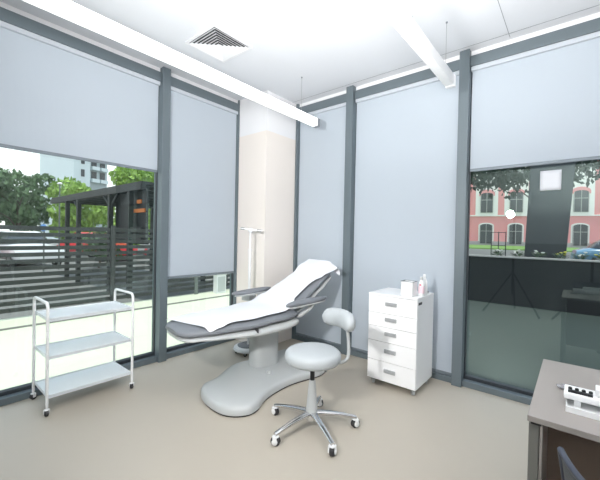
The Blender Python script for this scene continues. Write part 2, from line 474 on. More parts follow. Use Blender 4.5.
# seat + leg shell and cushion
def curve(pts, s):
    for i in range(len(pts) - 1):
        if pts[i][0] <= s <= pts[i + 1][0]:
            f = (s - pts[i][0]) / (pts[i + 1][0] - pts[i][0]); f = f * f * (3 - 2 * f)
            return pts[i][1] * (1 - f) + pts[i + 1][1] * f
    return pts[-1][1] if s > pts[-1][0] else pts[0][1]
HW = [(-.965, .205), (-.88, .24), (-.7, .285), (-.35, .325), (-.05, .345), (.12, .335)]
ZT = [(-.965, .612), (-.8, .615), (-.4, .622), (-.1, .645), (.12, .668)]
def body(name, m, ztop_off, thick, grow, s0, s1, e=3.2, extra=None):
    rings = []
    for i in range(31):
        s = s0 + (s1 - s0) * i / 30
        hw = curve(HW, s) + grow; zt = curve(ZT, s) + ztop_off
        d0 = (s - s0) / .09; d1 = (s1 - s) / .07
        k = 1.0
        if d0 < 1: k = min(k, math.sqrt(max(0, 1 - (1 - d0) ** 2)))
        if d1 < 1: k = min(k, math.sqrt(max(0, 1 - (1 - d1) ** 2)))
        k = max(k, .10)
        th = thick if not extra else extra(s)
        rings.append(superring((0, s, zt - th / 2), (1, 0, 0), (0, 0, 1), hw * (.62 + .38 * k) if d0 < 1 else hw * (.85 + .15 * k), th / 2 * (.35 + .65 * k), 32, e))
    bm = bmesh.new(); bm_loft(bm, rings); return obj(name, bm, m, t)
body('seat_shell', M['plastic'], -.062, .07, .008, -.95, .13, 2.6, lambda s: .052 + .062 * max(0, min(1, (s + .8) / .6)))
body('seat_cushion', M['pgrey'], 0, .085, .0, -.965, .12, 2.8)
bm = bmesh.new()   # seam between leg and seat sections of the shell
bm_box(bm, -.345, .345, -.361, -.355, .525, .560, bev=.002); obj('shell_joint', bm, M['rubber'], t)
# backrest
bo = Vector((-.02, .06, .64)); tilt = R(30); bu = Vector((0, math.cos(tilt), math.sin(tilt))); bn = Vector((0, -math.sin(tilt), math.cos(tilt)))
BW = [(0, .30), (.15, .295), (.42, .265), (.58, .24), (.75, .20)]
def back(name, m, off, th, grow, l0, l1, e=2.8):
    rings = []
    for i in range(26):
        l = l0 + (l1 - l0) * i / 25
        d0 = (l - l0) / .06; d1 = (l1 - l) / .09; k = 1.0
        if d0 < 1: k = min(k, math.sqrt(max(0, 1 - (1 - d0) ** 2)))
        if d1 < 1: k = min(k, math.sqrt(max(0, 1 - (1 - d1) ** 2)))
        k = max(k, .1)
        c = bo + bu * l + bn * off
        rings.append(superring(c, (1, 0, 0), bn, (curve(BW, l) + grow) * (.75 + .25 * k), th / 2 * (.3 + .7 * k), 32, e))
    bm = bmesh.new(); bm_loft(bm, rings); return obj(name, bm, m, t)
back('backrest_shell', M['plastic'], -.055, .035, .004, .02, .69)
back('backrest_cushion', M['pgrey'], -.005, .085, 0, 0, .73)
rings = []
for i in range(13):
    x = -.19 + .38 * i / 12; k = math.sqrt(max(.05, 1 - (x / .2) ** 4))
    rings.append(superring(bo + bu * .655 + bn * .045 + Vector((x, 0, 0)), bu, bn, .085 * k, .032 * k, 20, 2.4))
bm = bmesh.new(); bm_loft(bm, rings); obj('headrest', bm, M['pgrey'], t)
# armrests
for sx, y0 in ((1, .12), (-1, .02)):
    ctr = Vector((sx * .385, y0 + .02, .745))
    rings = []
    for i in range(17):
        u = -1 + 2 * i / 16; k = max(.12, (1 - abs(u) ** 2.6) ** .55)
        rings.append(superring(ctr + Vector((sx * .012 * u * u, u * .245, .012 * u)), (1, 0, 0), (0, 0, 1), .048 * k, .026 * (.4 + .6 * k), 20, 2.3))
    bm = bmesh.new(); bm_loft(bm, rings); a = obj('armrest', bm, M['pgrey'], t)
    rings = []
    for i in range(17):
        u = -1 + 2 * i / 16; k = max(.12, (1 - abs(u) ** 2.6) ** .55)
        rings.append(superring(ctr + Vector((sx * .010 * u * u, u * .22 + .01, .012 * u - .026)), (1, 0, 0), (0, 0, 1), .040 * k, .013 * (.4 + .6 * k), 20, 2.3))
    bm = bmesh.new(); bm_loft(bm, rings)
    pth = smooth_path([ctr + Vector((0, .08, -.03)), ctr + Vector((-sx * .02, .06, -.075)), ctr + Vector((-sx * .06, -.01, -.135)), ctr + Vector((-sx * .09, -.03, -.15))], 5)
    bm_tube(bm, pth, [.018] * len(pth), 12)
    obj('armrest_bracket', bm, M['plastic'], a)
bm = bmesh.new(); bm_lathe(bm, [(.022, 0), (.022, .02), (.015, .026)], 16, (.20, -.14, .084)); obj('foot_switch', bm, M['plasticd'], t)
CH = t
# disposable paper: one sheet over legs + seat, continuing over the backrest and headrest
def paper_sheet():
    bm = bmesh.new()
    line = []
    for i in range(22):
        s = -.955 + .955 * i / 21
        line.append((Vector((0, s, curve(ZT, s) + .006)), .70))
    for i in range(1, 24):
        l = .05 + .71 * i / 23
        h = .048
        if l > .54: h += .036 * math.sin(min(1, (l - .54) / .10) * PI / 2)
        line.append((bo + bu * l + bn * (h + .002), 1))
    end = bo + bu * .765 + bn * .055
    line.append((end + Vector((0, .012, -.03)), 1)); line.append((end + Vector((0, .008, -.075)), 1))
    rows = []; N = 16
    for i, (p, _) in enumerate(line):
        f = i / (len(line) - 1)
        # left edge follows the far side, right edge leaves the near grey padding showing
        if f < .48:
            s = p.y; hw = curve(HW, s); tt = max(0, min(1, (-.55 - s) / .40)); tt = tt ** 1.3
            left = -hw - .004 - .008 * (1 - tt); right = hw * (.86 - .02 * tt) + tt * (.17 * hw + .085)
        else:
            l = (p - bo).length; left = -curve(BW, l) - .012; right = curve(BW, l) * (.78 + .30 * min(1, max(0, (l - .38) / .25)))
            if l > .58: left = -.255; right = .262
        row = []
        sh = max(0, 1 - (p.y + .955) / .42) if f < .48 else 0
        for k in range(N + 1):
            u = k / N; x = left + (right - left) * u
            edge = max(0, abs(2 * u - 1) - .82) / .18
            w = .0035 * math.sin(13 * p.y + 7 * x) * math.sin(5 * x + 3)
            drop = 0
            half = (curve(HW, p.y) if f < .48 else curve(BW, (p - bo).length))
            if f < .48:
                half = curve(HW, min(p.y + sh * .18 * u, .1))
                ex = abs(x) - (half - .022)
                if ex > 0:
                    x = math.copysign(half - .022 + .028 * (1 - math.exp(-ex / .02)), x); drop = max(0, ex - .008)
            elif abs(x) > half - .035: drop = (abs(x) - half + .035) * (1.25 if f < .8 else .95)
            nrm = Vector((0, 0, 1)) if f < .48 else bn
            q = p + Vector((x, sh * (.18 * u + .004), 0)) + nrm * (abs(w) - drop + .003)
            row.append(bm.verts.new(q))
        rows.append(row)
    for i in range(len(rows) - 1):
        for k in range(N): bm.faces.new((rows[i][k], rows[i][k + 1], rows[i + 1][k + 1], rows[i + 1][k]))
    o = obj('paper_sheet', bm, M['paper'], solid=.0012, subsurf=1)
    o.location = CH.location; o.rotation_euler = CH.rotation_euler
    tag(o, 'white disposable paper sheet draped over the treatment chair', 'paper')
paper_sheet()

# ------------------------------------------------------------ lamp stand behind the chair
t = thing('lamp_stand', 'slim white T shaped stand on round wheeled base before the pillar', 'stand', (.48, -.745, 0))
bm = bmesh.new(); bm_lathe(bm, [(.10, .035), (.165, .04), (.17, .055), (.16, .075), (.12, .085), (.03, .095)], 40); obj('base', bm, M['white'], t)
bm = bmesh.new(); bm_lathe(bm, [(.118, .083), (.122, .092), (.085, .102), (.08, .096)], 36); obj('base_ring', bm, M['pgrey'], t)
for k in range(5):
    a = 2 * PI * k / 5 + .3; caster(t, .135 * math.cos(a), .135 * math.sin(a), .017, a, 'plasticd', top=.042)
bm = bmesh.new(); bm_tube(bm, [(0, 0, .09), (0, 0, .9), (0, 0, 1.18)], .015, 14); obj('lower_pole', bm, M['white'], t)
bm = bmesh.new(); bm_tube(bm, [(0, 0, 1.18), (0, 0, 1.40)], .010, 12); bm_lathe(bm, [(.017, 0), (.018, .02), (.012, .03)], 14, (0, 0, 1.165)); obj('upper_pole', bm, M['white'], t)
bm = bmesh.new()
bm_box(bm, -.075, .065, -.05, .05, .60, .665, bev=.008); obj('control_box', bm, M['plasticd'], t)
bm = bmesh.new()
hd = Vector((.77, .64, 0)).normalized()
bm_tube(bm, [hd * -.105 + Vector((0, 0, 1.425)), hd * .0 + Vector((0, 0, 1.415)), hd * .125 + Vector((0, 0, 1.40))], .0125, 12)
bm_lathe(bm, [(.012, -.03), (.024, -.012), (.024, .016), (.010, .026)], 16, (0, 0, 1.41))
hb = obj('handle_bar', bm, M['white'], t)
for a, b, z0, z1 in ((-.112, -.065, 1.4255, 1.421), (.075, .132, 1.4065, 1.399)):
    bm = bmesh.new(); bm_tube(bm, [hd * a + Vector((0, 0, z0)), hd * b + Vector((0, 0, z1))], .0135, 12)
    obj('grip', bm, M['steel'], hb)

# ------------------------------------------------------------ stool
t = thing('swivel_stool', 'pale grey round swivel stool with chrome five star base', 'stool', (1.955, -1.46, 0))
bm = bmesh.new()
bm_lathe(bm, [(.10, .465), (.175, .468), (.193, .482), (.199, .505), (.197, .530), (.186, .549), (.16, .560), (.10, .565), (.02, .567)], 48)
obj('seat', bm, M['stoolup'], t, subsurf=1)
bm = bmesh.new(); bm_tube(bm, [(0, 0, .33), (0, 0, .47)], .016, 14); bm_lathe(bm, [(.035, 0), (.06, .012), (.06, .02)], 20, (0, 0, .446)); obj('gas_lift', bm, M['black'], t)
bm = bmesh.new(); bm_lathe(bm, [(.042, 0), (.040, .04), (.031, .14), (.025, .21), (.022, .235), (.017, .238)], 24, (0, 0, .105)); obj('column_cover', bm, M['plastic'], t)
bm = bmesh.new(); bm_tube(bm, smooth_path([(.0, .0, .442), (.07, .01, .436), (.11, .015, .425)], 3), .006, 8); obj('height_lever', bm, M['steel'], t)
bm = bmesh.new(); bm_lathe(bm, [(.05, 0), (.052, .02), (.044, .045), (.02, .05)], 24, (0, 0, .075)); obj('hub', bm, M['chrome'], t)
for k in range(5):
    a = R(-28 + 72 * k)
    d = Vector((math.cos(a), math.sin(a), 0)); pr = Vector((-d.y, d.x, 0))
    rings = []
    for i in range(12):
        u = i / 11; r = .03 + .29 * u
        z = .112 - .030 * u * u - .010 * u; hw = .024 - .009 * u; hh = .018 - .007 * u
        rings.append(superring(d * r + Vector((0, 0, z)), pr, (0, 0, 1), hw, hh, 14, 2.6))
    bm = bmesh.new(); bm_loft(bm, rings); obj('base_arm', bm, M['chrome'], t)
    caster(t, d.x * .312, d.y * .312, .031, a + [.9, 2.0, .3, 1.3, .6][k], 'white', top=.07, cover=True)
# curved lumbar pad
def arcp(deg, r, z): return Vector((math.cos(R(deg)) * r, math.sin(R(deg)) * r, z))
rings = []
A0, A1 = 32, 112
for i in range(23):
    u = i / 22; dg = A0 + (A1 - A0) * u
    k = max(.12, (1 - abs(2 * u - 1) ** 5) ** .5)
    c = arcp(dg, .255, .735 + .012 * math.sin(u * PI)); rad = arcp(dg, 1, 0)
    rings.append(superring(c, rad, (0, 0, 1), .050 * k, .068 * k, 24, 2.2))
bm = bmesh.new(); bm_loft(bm, rings); obj('lumbar_pad', bm, M['stoolup'], t)
pth = smooth_path([arcp(62, .03, .452), arcp(58, .12, .446), arcp(54, .22, .450), arcp(54, .265, .49), arcp(55, .268, .60), arcp(56, .255, .70)], 6)
bm = bmesh.new(); bm_tube(bm, pth, .0125, 12); obj('back_support', bm, M['plastic'], t)

# ------------------------------------------------------------ cabinet
t = thing('drawer_cabinet', 'white five drawer cabinet on casters in front of the tall blind', 'cabinet', (1.892, -.535, 0))
W, D, zb, zt = .452, .415, .062, .845
bm = bmesh.new()
bm_box(bm, 0, W, .019, D, zb, zt - .016, bev=.0015); bm_box(bm, -.002, W + .002, 0, D, zt - .016, zt, bev=.0015)
obj('body', bm, M['lacquer'], t, smooth=False)
fr = [(0, .205), (.205, .365), (.365, .54), (.54, .77), (.77, 1)]
hh = zt - .018 - zb
for a, b in fr:
    z1 = zt - .018 - a * hh; z0 = zt - .018 - b * hh
    bm = bmesh.new(); bm_box(bm, .001, W - .001, 0, .018, z0 + .0018, z1 - .0012, bev=.0012)
    d = obj('drawer', bm, M['lacquer'], t, smooth=False)
    zc = (z0 + z1) / 2 + .012
    xc = W * .485
    bm = bmesh.new()
    for x0, x1, q0, q1 in ((-.053, .053, .011, .016), (-.053, .053, -.016, -.011), (-.053, -.047, -.011, .011), (.047, .053, -.011, .011)):
        bm_box(bm, xc + x0, xc + x1, -.012, 0, zc + q0, zc + q1, bev=.001)
    bm_box(bm, xc - .047, xc + .047, -.003, 0, zc - .011, zc + .011)
    bm_box(bm, xc - .045, xc + .045, -.016, -.008, zc - .003, zc + .005, bev=.0015)
    obj('handle', bm, M['handle'], d, smooth=False)
for x, y, a in ((.04, .05, .4), (W - .04, .05, .9), (.04, D - .05, .2), (W - .04, D - .05, .7)):
    caster(t, x, y, .023, a, 'steel', top=.064, wheelmat='plasticd')
bm = bmesh.new(); bm_box(bm, W + .002, W + .004, .02, .10, zt - .062, zt - .040, bev=.0008); obj('lock_plate', bm, M['black'], t, smooth=False)

# items on the cabinet
t = thing('storage_box', 'small white open box with dark rim on the drawer cabinet', 'box', (2.228, -.435, .845))
bm = bmesh.new()
w, d, h = .054, .05, .125
for a in ((-w, w, -d, -d + .002, 0, h), (-w, w, d - .002, d, 0, h), (-w, -w + .002, -d, d, 0, h), (w - .002, w, -d, d, 0, h), (-w, w, -d, d, 0, .002)): bm_box(bm, *a)
obj('box_body', bm, M['white'], t, smooth=False)
bm = bmesh.new()
for a in ((-w - .002, w + .002, -d - .002, -d + .001, h, h + .005), (-w - .002, w + .002, d - .001, d + .002, h, h + .005), (-w - .002, -w + .001, -d, d, h, h + .005), (w - .001, w + .002, -d, d, h, h + .005)): bm_box(bm, *a)
obj('rim', bm, M['bar'], t, smooth=False)
bm = bmesh.new(); bm_box(bm, -.03, .03, -.03, .03, .003, .11, bev=.01); obj('tissue_pack', bm, M['paper'], t)
t = thing('spray_bottle', 'slim white bottle with pink label and red dot on cabinet', 'bottle', (2.315, -.37, .845)); t.scale = (1.2, 1.2, 1.2)
bm = bmesh.new(); bm_lathe(bm, [(.019, 0), (.0215, .004), (.0215, .085), (.018, .10), (.011, .112), (.011, .12)], 24); obj('bottle_body', bm, M['white'], t)
bm = bmesh.new(); bm_lathe(bm, [(.0217, .02), (.0219, .021), (.0219, .072), (.0217, .073)], 24); obj('label_band', bm, M['pinklabel'], t)
bm = bmesh.new(); bm_lathe(bm, [(.012, .118), (.0125, .119), (.0125, .136), (.009, .14)], 18); obj('cap', bm, M['plasticd'], t)
bm = bmesh.new(); bm_lathe(bm, [(.007, 0), (.007, .0012)], 16, (0, -.0232, .082), 'y'); obj('red_dot', bm, M['redmark'], t)
t = thing('lotion_bottle', 'plain white rounded lotion bottle behind the pink labelled bottle', 'bottle', (2.312, -.29, .845)); t.scale = (1.15, 1.15, 1.2)
bm = bmesh.new(); bm_lathe(bm, [(.022, 0), (.025, .004), (.026, .06), (.023, .10), (.012, .125), (.010, .13)], 24, sy=.7); obj('bottle_body', bm, M['white'], t)
bm = bmesh.new(); bm_lathe(bm, [(.011, .128), (.0115, .129), (.011, .15), (.008, .154)], 18); obj('cap', bm, M['white'], t)
t = thing('small_jar', 'tiny grey lidded jar at the back corner of the cabinet top', 'jar', (2.30, -.17, .845))
bm = bmesh.new(); bm_lathe(bm, [(.012, 0), (.0135, .002), (.0135, .010)], 20); obj('jar_body', bm, M['plasticd'], t)
bm = bmesh.new(); bm_lathe(bm, [(.0145, .010), (.0145, .016), (.012, .018)], 20); obj('lid', bm, M['steel'], t)

# ------------------------------------------------------------ desk
DX0, DX1, DY0, DY1, DZ = 3.243, 4.75, -1.913, -1.183, .74
t = thing('office_desk', 'beige office desk with grey leg panel in the right foreground', 'desk', (DX0, DY0, 0))
LX, LY = DX1 - DX0, DY1 - DY0
bm = bmesh.new(); bm_box(bm, 0, LX, 0, LY, DZ - .020, DZ, bev=.0015); obj('desk_top', bm, M['desk'], t, smooth=False)
bm = bmesh.new(); bm_box(bm, .004, .034, .012, LY - .01, .0, DZ - .030, bev=.002); obj('leg_panel', bm, M['deskleg'], t, smooth=False)
bm = bmesh.new(); bm_box(bm, .010, .040, .008, .03, DZ - .030, DZ - .020); obj('spacer', bm, M['black'], t, smooth=False)
bm = bmesh.new(); bm_box(bm, .036, .044, .010, LY - .012, .0, DZ - .021, bev=.001); obj('edge_strip', bm, M['desk'], t, smooth=False)
bm = bmesh.new(); bm_box(bm, .045, LX - .05, .30, .318, .12, DZ - .021); obj('modesty_panel', bm, M['deskpanel'], t, smooth=False)
bm = bmesh.new(); bm_box(bm, LX - .046, LX - .004, .012, LY - .01, .0, DZ - .021, bev=.002); obj('leg_panel', bm, M['deskleg'], t, smooth=False)

# glass dish
bm = bmesh.new()
bm_lathe(bm, [(.010, 0), (.028, .001), (.036, .007), (.038, .012), (.0365, .012), (.034, .0085), (.027, .003), (.01, .002)], 32, sx=1.15, sy=.75)
o = obj('glass_dish', bm, M['clearglass']); o.location = (3.352, -1.555, DZ); o.rotation_euler = (0, 0, .4)
tag(o, 'shallow clear glass dish behind the white tray on the desk', 'dish')
# lower white tray
t = thing('white_tray', 'low white rimmed tray under the slanted holder on the desk', 'tray', (3.345, -1.79, DZ))
bm = bmesh.new()
bm_box(bm, 0, .34, .0, .14, 0, .003)
for a in ((0, .34, 0, .004, .003, .02), (0, .34, .136, .14, .003, .02), (0, .004, .004, .136, .003, .02), (.336, .34, .004, .136, .003, .02)): bm_box(bm, *a)
obj('tray_body', bm, M['white'], t, smooth=False)
# holder with black row
t = thing('white_holder', 'raised white holder with a row of black knobs on desk', 'holder', (3.338, -1.745, DZ))
bm = bmesh.new()
bm_box(bm, .0, .34, .0, .10, .030, .052, bev=.006)
for x in (.03, .28): bm_box(bm, x, x + .02, .02, .07, 0.003, .032)
obj('holder_body', bm, M['lacquer'], t)
bm = bmesh.new()
bm_box(bm, .012, .082, .012, .028, .0525, .060, bev=.001)
for k in range(4): bm_lathe(bm, [(.0055, 0), (.006, .002), (.006, .012), (.004, .014)], 14, (.018 + .0195 * k, .033, .0525))
obj('black_strip', bm, M['black'], t)
bm = bmesh.new(); bm_box(bm, .090, .24, .025, .085, .0525, .080, bev=.004)
bmesh.ops.translate(bm, verts=bm.verts, vec=(0, 0, 0))
o = obj('white_block', bm, M['white']); o.location = (3.338, -1.745, DZ)
tag(o, 'white rectangular block lying on the right of the holder', 'box')

# ------------------------------------------------------------ office chairs
def office_chair(label, loc, rz, first=None):
    if first: return dup(first, loc, rz, label)
    t = thing('office_chair', label, 'chair', loc, rz, 'dark mesh office chairs')
    # faces +y
    bm = bmesh.new()
    rings = []
    for i in range(15):
        u = -1 + 2 * i / 14; k = max(.2, (1 - abs(u) ** 4) ** .5)
        rings.append(superring((0, u * .235, .455 - .01 * u), (1, 0, 0), (0, 0, 1), .235 * (.8 + .2 * k), .035 * (.4 + .6 * k), 24, 3.0))
    bm_loft(bm, rings); obj('seat', bm, M['mesh'], t)
    # back
    def bp(u, v, off=0):   # u -1..1 , v 0..1
        return (u * (.225 - .02 * v), -.235 - .07 * v + .05 * (1 - u * u) * -1 + .05 + off, .48 + .32 * v)
    bm = bmesh.new(); N = 14
    gg = [[bm.verts.new(bp(-1 + 2 * i / N, j / N)) for i in range(N + 1)] for j in range(N + 1)]
    for j in range(N):
        for i in range(N): bm.faces.new((gg[j][i], gg[j][i + 1], gg[j + 1][i + 1], gg[j + 1][i]))
    obj('backrest', bm, M['mesh'], t, solid=.006)
    bm = bmesh.new()
    loop = [bp(-1 + 2 * i / N, 1) for i in range(N + 1)] + [bp(1, 1 - j / N) for j in range(1, N + 1)] + [bp(1 - 2 * i / N, 0) for i in range(1, N + 1)] + [bp(-1, j / N) for j in range(1, N + 1)]
    bm_tube(bm, loop, .008, 10); obj('backrest_frame', bm, M['chairrim'], t)
    bm = bmesh.new(); bm_tube(bm, smooth_path([(0, -.05, .42), (0, -.25, .42), (0, -.30, .50), (0, -.30, .66)], 5), .017, 10); obj('back_support', bm, M['black'], t)
    bm = bmesh.new(); bm_tube(bm, [(0, 0, .10), (0, 0, .42)], [.028, .02], 14); obj('gas_lift', bm, M['black'], t)
    for k in range(5):
        a = 2 * PI * k / 5 + .2; d = Vector((math.cos(a), math.sin(a), 0))
        bm = bmesh.new(); bm_tube(bm, [d * .02 + Vector((0, 0, .11)), d * .15 + Vector((0, 0, .095)), d * .29 + Vector((0, 0, .07))], [.025, .02, .014], 10); obj('base_arm', bm, M['black'], t)
        caster(t, d.x * .285, d.y * .285, .026, a + .7, 'black', top=.062)
    return t
oc = office_chair('dark mesh office chair tucked against the near side of desk', (3.67, -2.20, 0), R(-50.7))
office_chair('dark mesh office chair on the window side of the desk', (4.35, -.75, 0), R(170), oc)

# ------------------------------------------------------------ photographic stands (seen reflected in the glass)
def tripod(name, label, loc, h, rz):
    t = thing(name, label, 'tripod', loc, rz)
    bm = bmesh.new(); bm_tube(bm, [(0, 0, .35), (0, 0, h)], .02, 10); obj('pole', bm, M['black'], t)
    bm = bmesh.new(); bm_lathe(bm, [(.02, 0), (.024, .01), (.024, .05), (.02, .06)], 14, (0, 0, h * .52 if h < 1.5 else .72)); obj('collar', bm, M['black'], t)
    zz = h * .52 if h < 1.5 else .72
    for k in range(3):
        a = 2 * PI * k / 3; d = Vector((math.cos(a), math.sin(a), 0))
        bm = bmesh.new(); bm_tube(bm, [d * .02 + Vector((0, 0, zz + .02)), d * .50 + Vector((0, 0, .017))], .017, 8); obj('leg', bm, M['black'], t)
    return t
t = tripod('light_stand', 'black light stand with studio flash behind the photographer position', (2.46, -3.78, 0), 1.75, .5)
bm = bmesh.new(); bm_box(bm, -.06, .06, -.12, .10, 1.75, 1.87, bev=.015); fh = obj('flash_head', bm, M['black'], t)
bm = bmesh.new(); bm_lathe(bm, [(.055, 0), (.06, .004), (.055, .012)], 20, (0, .10, 1.81), 'y'); obj('flash_lens', bm, M['flash'], fh)
t = tripod('camera_tripod', 'black camera tripod carrying a dark camera near the right front', (3.56, -3.62, 0), 1.22, 1.1)
bm = bmesh.new(); bm_box(bm, -.07, .07, -.035, .035, 1.25, 1.35, bev=.012); bm_lathe(bm, [(.032, 0), (.036, .01), (.036, .07), (.03, .08)], 20, (0, .03, 1.30), 'y'); bm_box(bm, -.03, .03, -.03, .03, 1.20, 1.255); obj('camera_body', bm, M['black'], t)

# ------------------------------------------------------------ outside: left terrace
box_obj('terrace_left', (-3.30, -.17, -9, 7, -.10, 0.0), M['terrace'], fn=struct)
box_obj('drain_channel', (-2.64, -2.53, -9, 7, 0, .004), M['drain'], fn=struct)
box_obj('ground', (-120, 60, -60, 90, -.35, -.12), M['asphalt'], fn=struct)
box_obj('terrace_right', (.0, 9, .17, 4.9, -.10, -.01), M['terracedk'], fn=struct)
t = thing('slat_fence', 'dark horizontal slat fence along the pale terrace outside', 'fence', (-3.22, 0, 0))
bm = bmesh.new()
z = .10
while z < 1.46:
    bm_box(bm, -.012, .012, -8.5, 6.5, z, z + .064); z += .105
obj('slats', bm, M['slat'], t, smooth=False)
for y in (-7.6, -5.9, -4.2, -2.5, -.8, .95, 2.7, 4.4, 6.1):
    bm = bmesh.new(); bm_box(bm, .013, .063, y - .035, y + .035, 0, 1.47, bev=.004); obj('post', bm, M['post' if y == .95 else 'slat'], t, smooth=False)
t = thing('utility_box', 'small pale utility box standing at the foot of the fence', 'box', (-2.98, 1.44, 0))
bm = bmesh.new(); bm_box(bm, -.07, .07, -.13, .13, .0, .42, bev=.006); obj('cabinet_body', bm, M['whitewall'], t, smooth=False)
bm = bmesh.new(); bm_box(bm, -.085, .085, -.145, .145, .42, .45, bev=.006); obj('cap', bm, M['plasticd'], t, smooth=False)
bm = bmesh.new(); bm_box(bm, .07, .074, -.10, .10, .04, .38); obj('door', bm, M['plasticd'], t, smooth=False)

# pergola
t = thing('pergola', 'dark steel pergola with flat roof standing beyond the slat fence', 'pergola', (-3.5, 0, 0))
bm = bmesh.new(); bm_box(bm, -6.8, -.25, -.06, .06, 2.27, 2.39); bm_box(bm, -6.8, -.25, 2.6, 2.72, 2.27, 2.39); obj('beam', bm, M['pergola'], t, smooth=False)
bm = bmesh.new(); bm_box(bm, -6.7, -.25, -.04, 2.72, 2.39, 2.45)
for k in range(9): bm_box(bm, -6.6 + .75 * k, -6.54 + .75 * k, .06, 2.6, 2.31, 2.39)
obj('roof', bm, M['pergola'], t, smooth=False)
for x in (-5.2, -4.2, -1.95, -.86):
    for y in (0, 2.66):
        bm = bmesh.new(); bm_box(bm, x - .05, x + .05, y - .05, y + .05, -.12, 2.27); obj('post', bm, M['pergola'], t, smooth=False)
bm = bmesh.new()
for x, sg in ((-4.2, -1), (-1.95, -1), (-1.95, 1)):
    bm_tube(bm, smooth_path([(x, 0, 1.75), (x + sg * .12, 0, 2.05), (x + sg * .45, 0, 2.26)], 4), .028, 6)
obj('brace', bm, M['pergola'], t)
bm = bmesh.new(); bm_box(bm, -1.9, -.3, .10, .14, 1.15, 2.30); bm_box(bm, -1.9, -.3, .08, .16, 1.10, 1.16); obj('screen', bm, M['pergola'], t, smooth=False)
bm = bmesh.new(); bm_box(bm, -.85, -.35, .07, .10, 1.80, 1.88); bm_box(bm, -.70, -.52, .07, .10, 2.0, 2.08); obj('orange_panel', bm, M['orange'], t, smooth=False)
bm = bmesh.new()
for zz in (1.62, 1.85): bm_box(bm, -6.6, -.3, -.02, .02, zz - .42, zz - .38)
obj('rail', bm, M['pergola'], t, smooth=False)

# trees
def tree(label, x, y, h, spread, m, seed, n=2600, leaf=.22, z0=1.0, blobs=9, trunk_r=.14, name='leafy_tree', group='trees beyond the fence', flat=.55):
    rnd = random.Random(seed)
    t = thing(name, label, 'tree', (x, y, -.12), rnd.random() * 6, group)
    bm = bmesh.new()
    bm_tube(bm, smooth_path([(0, 0, 0), (.08, .05, h * .3), (0, .1, h * .55), (.1, 0, h * .8)], 4), [trunk_r * (1 - .045 * i) for i in range(13)], 8)
    for k in range(5):
        a = rnd.random() * 2 * PI; l = spread * (.7 if name != 'street_tree' else .25)
        bm_tube(bm, smooth_path([(.03, .05, h * (.3 + .08 * k)), (math.cos(a) * l * .4, math.sin(a) * l * .4, h * (.45 + .08 * k)), (math.cos(a) * l, math.sin(a) * l, h * (.52 + .09 * k))], 3), [trunk_r * .4 * (1 - .12 * i) for i in range(7)], 6)
    obj('trunk', bm, M['trunk'], t)
    bm = bmesh.new(); B = []
    for k in range(blobs):
        a = rnd.random() * 2 * PI; rr = spread * math.sqrt(rnd.random()) * .65
        zz = z0 + (h - z0) * (.2 + .8 * rnd.random())
        if k == 0: zz = h * .88; rr = 0
        B.append((math.cos(a) * rr, math.sin(a) * rr, zz * .93, spread * (.35 + .25 * rnd.random())))
    for i in range(n):
        b = B[i % blobs]
        v = Vector((rnd.gauss(0, 1), rnd.gauss(0, 1), rnd.gauss(0, 1))).normalized() * (b[3] * (.6 + .45 * rnd.random() ** .6))
        c = Vector((b[0] + v.x, b[1] + v.y, b[2] + v.z * flat / .55 * .8))
        if c.z < z0 * .6: c.z = z0 * .6 + rnd.random() * .3
        q = Euler((rnd.random() * 6, rnd.random() * 6, rnd.random() * 6)).to_matrix()
        s = leaf * (.6 + .7 * rnd.random())
        vs = [bm.verts.new(c + q @ Vector(p)) for p in ((-s * .5, 0, 0), (0, -s * .32, s * .08), (s * .6, 0, 0), (0, s * .32, s * .08))]
        bm.faces.new(vs)
    obj('foliage', bm, m, t, smooth=False)
    return t
tree('deep green tree at far left beyond the fence', -20.91, -2.40, 5.13, 2.64, M['leafd'], 1, 5200, .30, .4, 14)
tree('deep green tree between the far left tree and the lamp post', -21.42, 1.06, 4.74, 1.95, M['leafd'], 2, 4000, .28, .4, 12)
tree('tall deep green tree behind the far left pair', -29.10, -1.37, 6.02, 3.45, M['leafd'], 3, 4200, .36, .5, 12)
tree('bright green tree behind the street lamp', -20.40, 3.75, 4.36, 1.84, M['leafb'], 4, 4200, .26, .5, 12)
tree('bright green tree behind the pergola roof', -20.40, 7.33, 6.53, 2.53, M['leafb'], 5, 5200, .28, .5, 13)
tree('bright green tree behind the pergola posts at right', -17.58, 10.40, 7.05, 2.76, M['leafb'], 6, 4600, .30, .5, 13)
tree('deep green tree right of the tower building', -25.26, 14.37, 9.09, 4.14, M['leafd'], 8, 5200, .36, .8, 14)
tree('dark tree behind the screen of the pergola', -11.82, 10.66, 5.25, 2.18, M['leafd'], 9, 3600, .26, .5, 10)
# low shrubs in front of the trees
for x, y, l in ((-12.7, -4.9, 'low round shrub at the left end of the verge'), (-11.6, 1.9, 'low round shrub beside the pergola end'), (-10.0, 9.6, 'low round shrub at the right end of the verge')):
    tree(l, x, y, 1.5, .8, M['leafd'], int(50 + y), 900, .16, .1, 6, .04, 'garden_shrub', 'low shrubs on the verge')

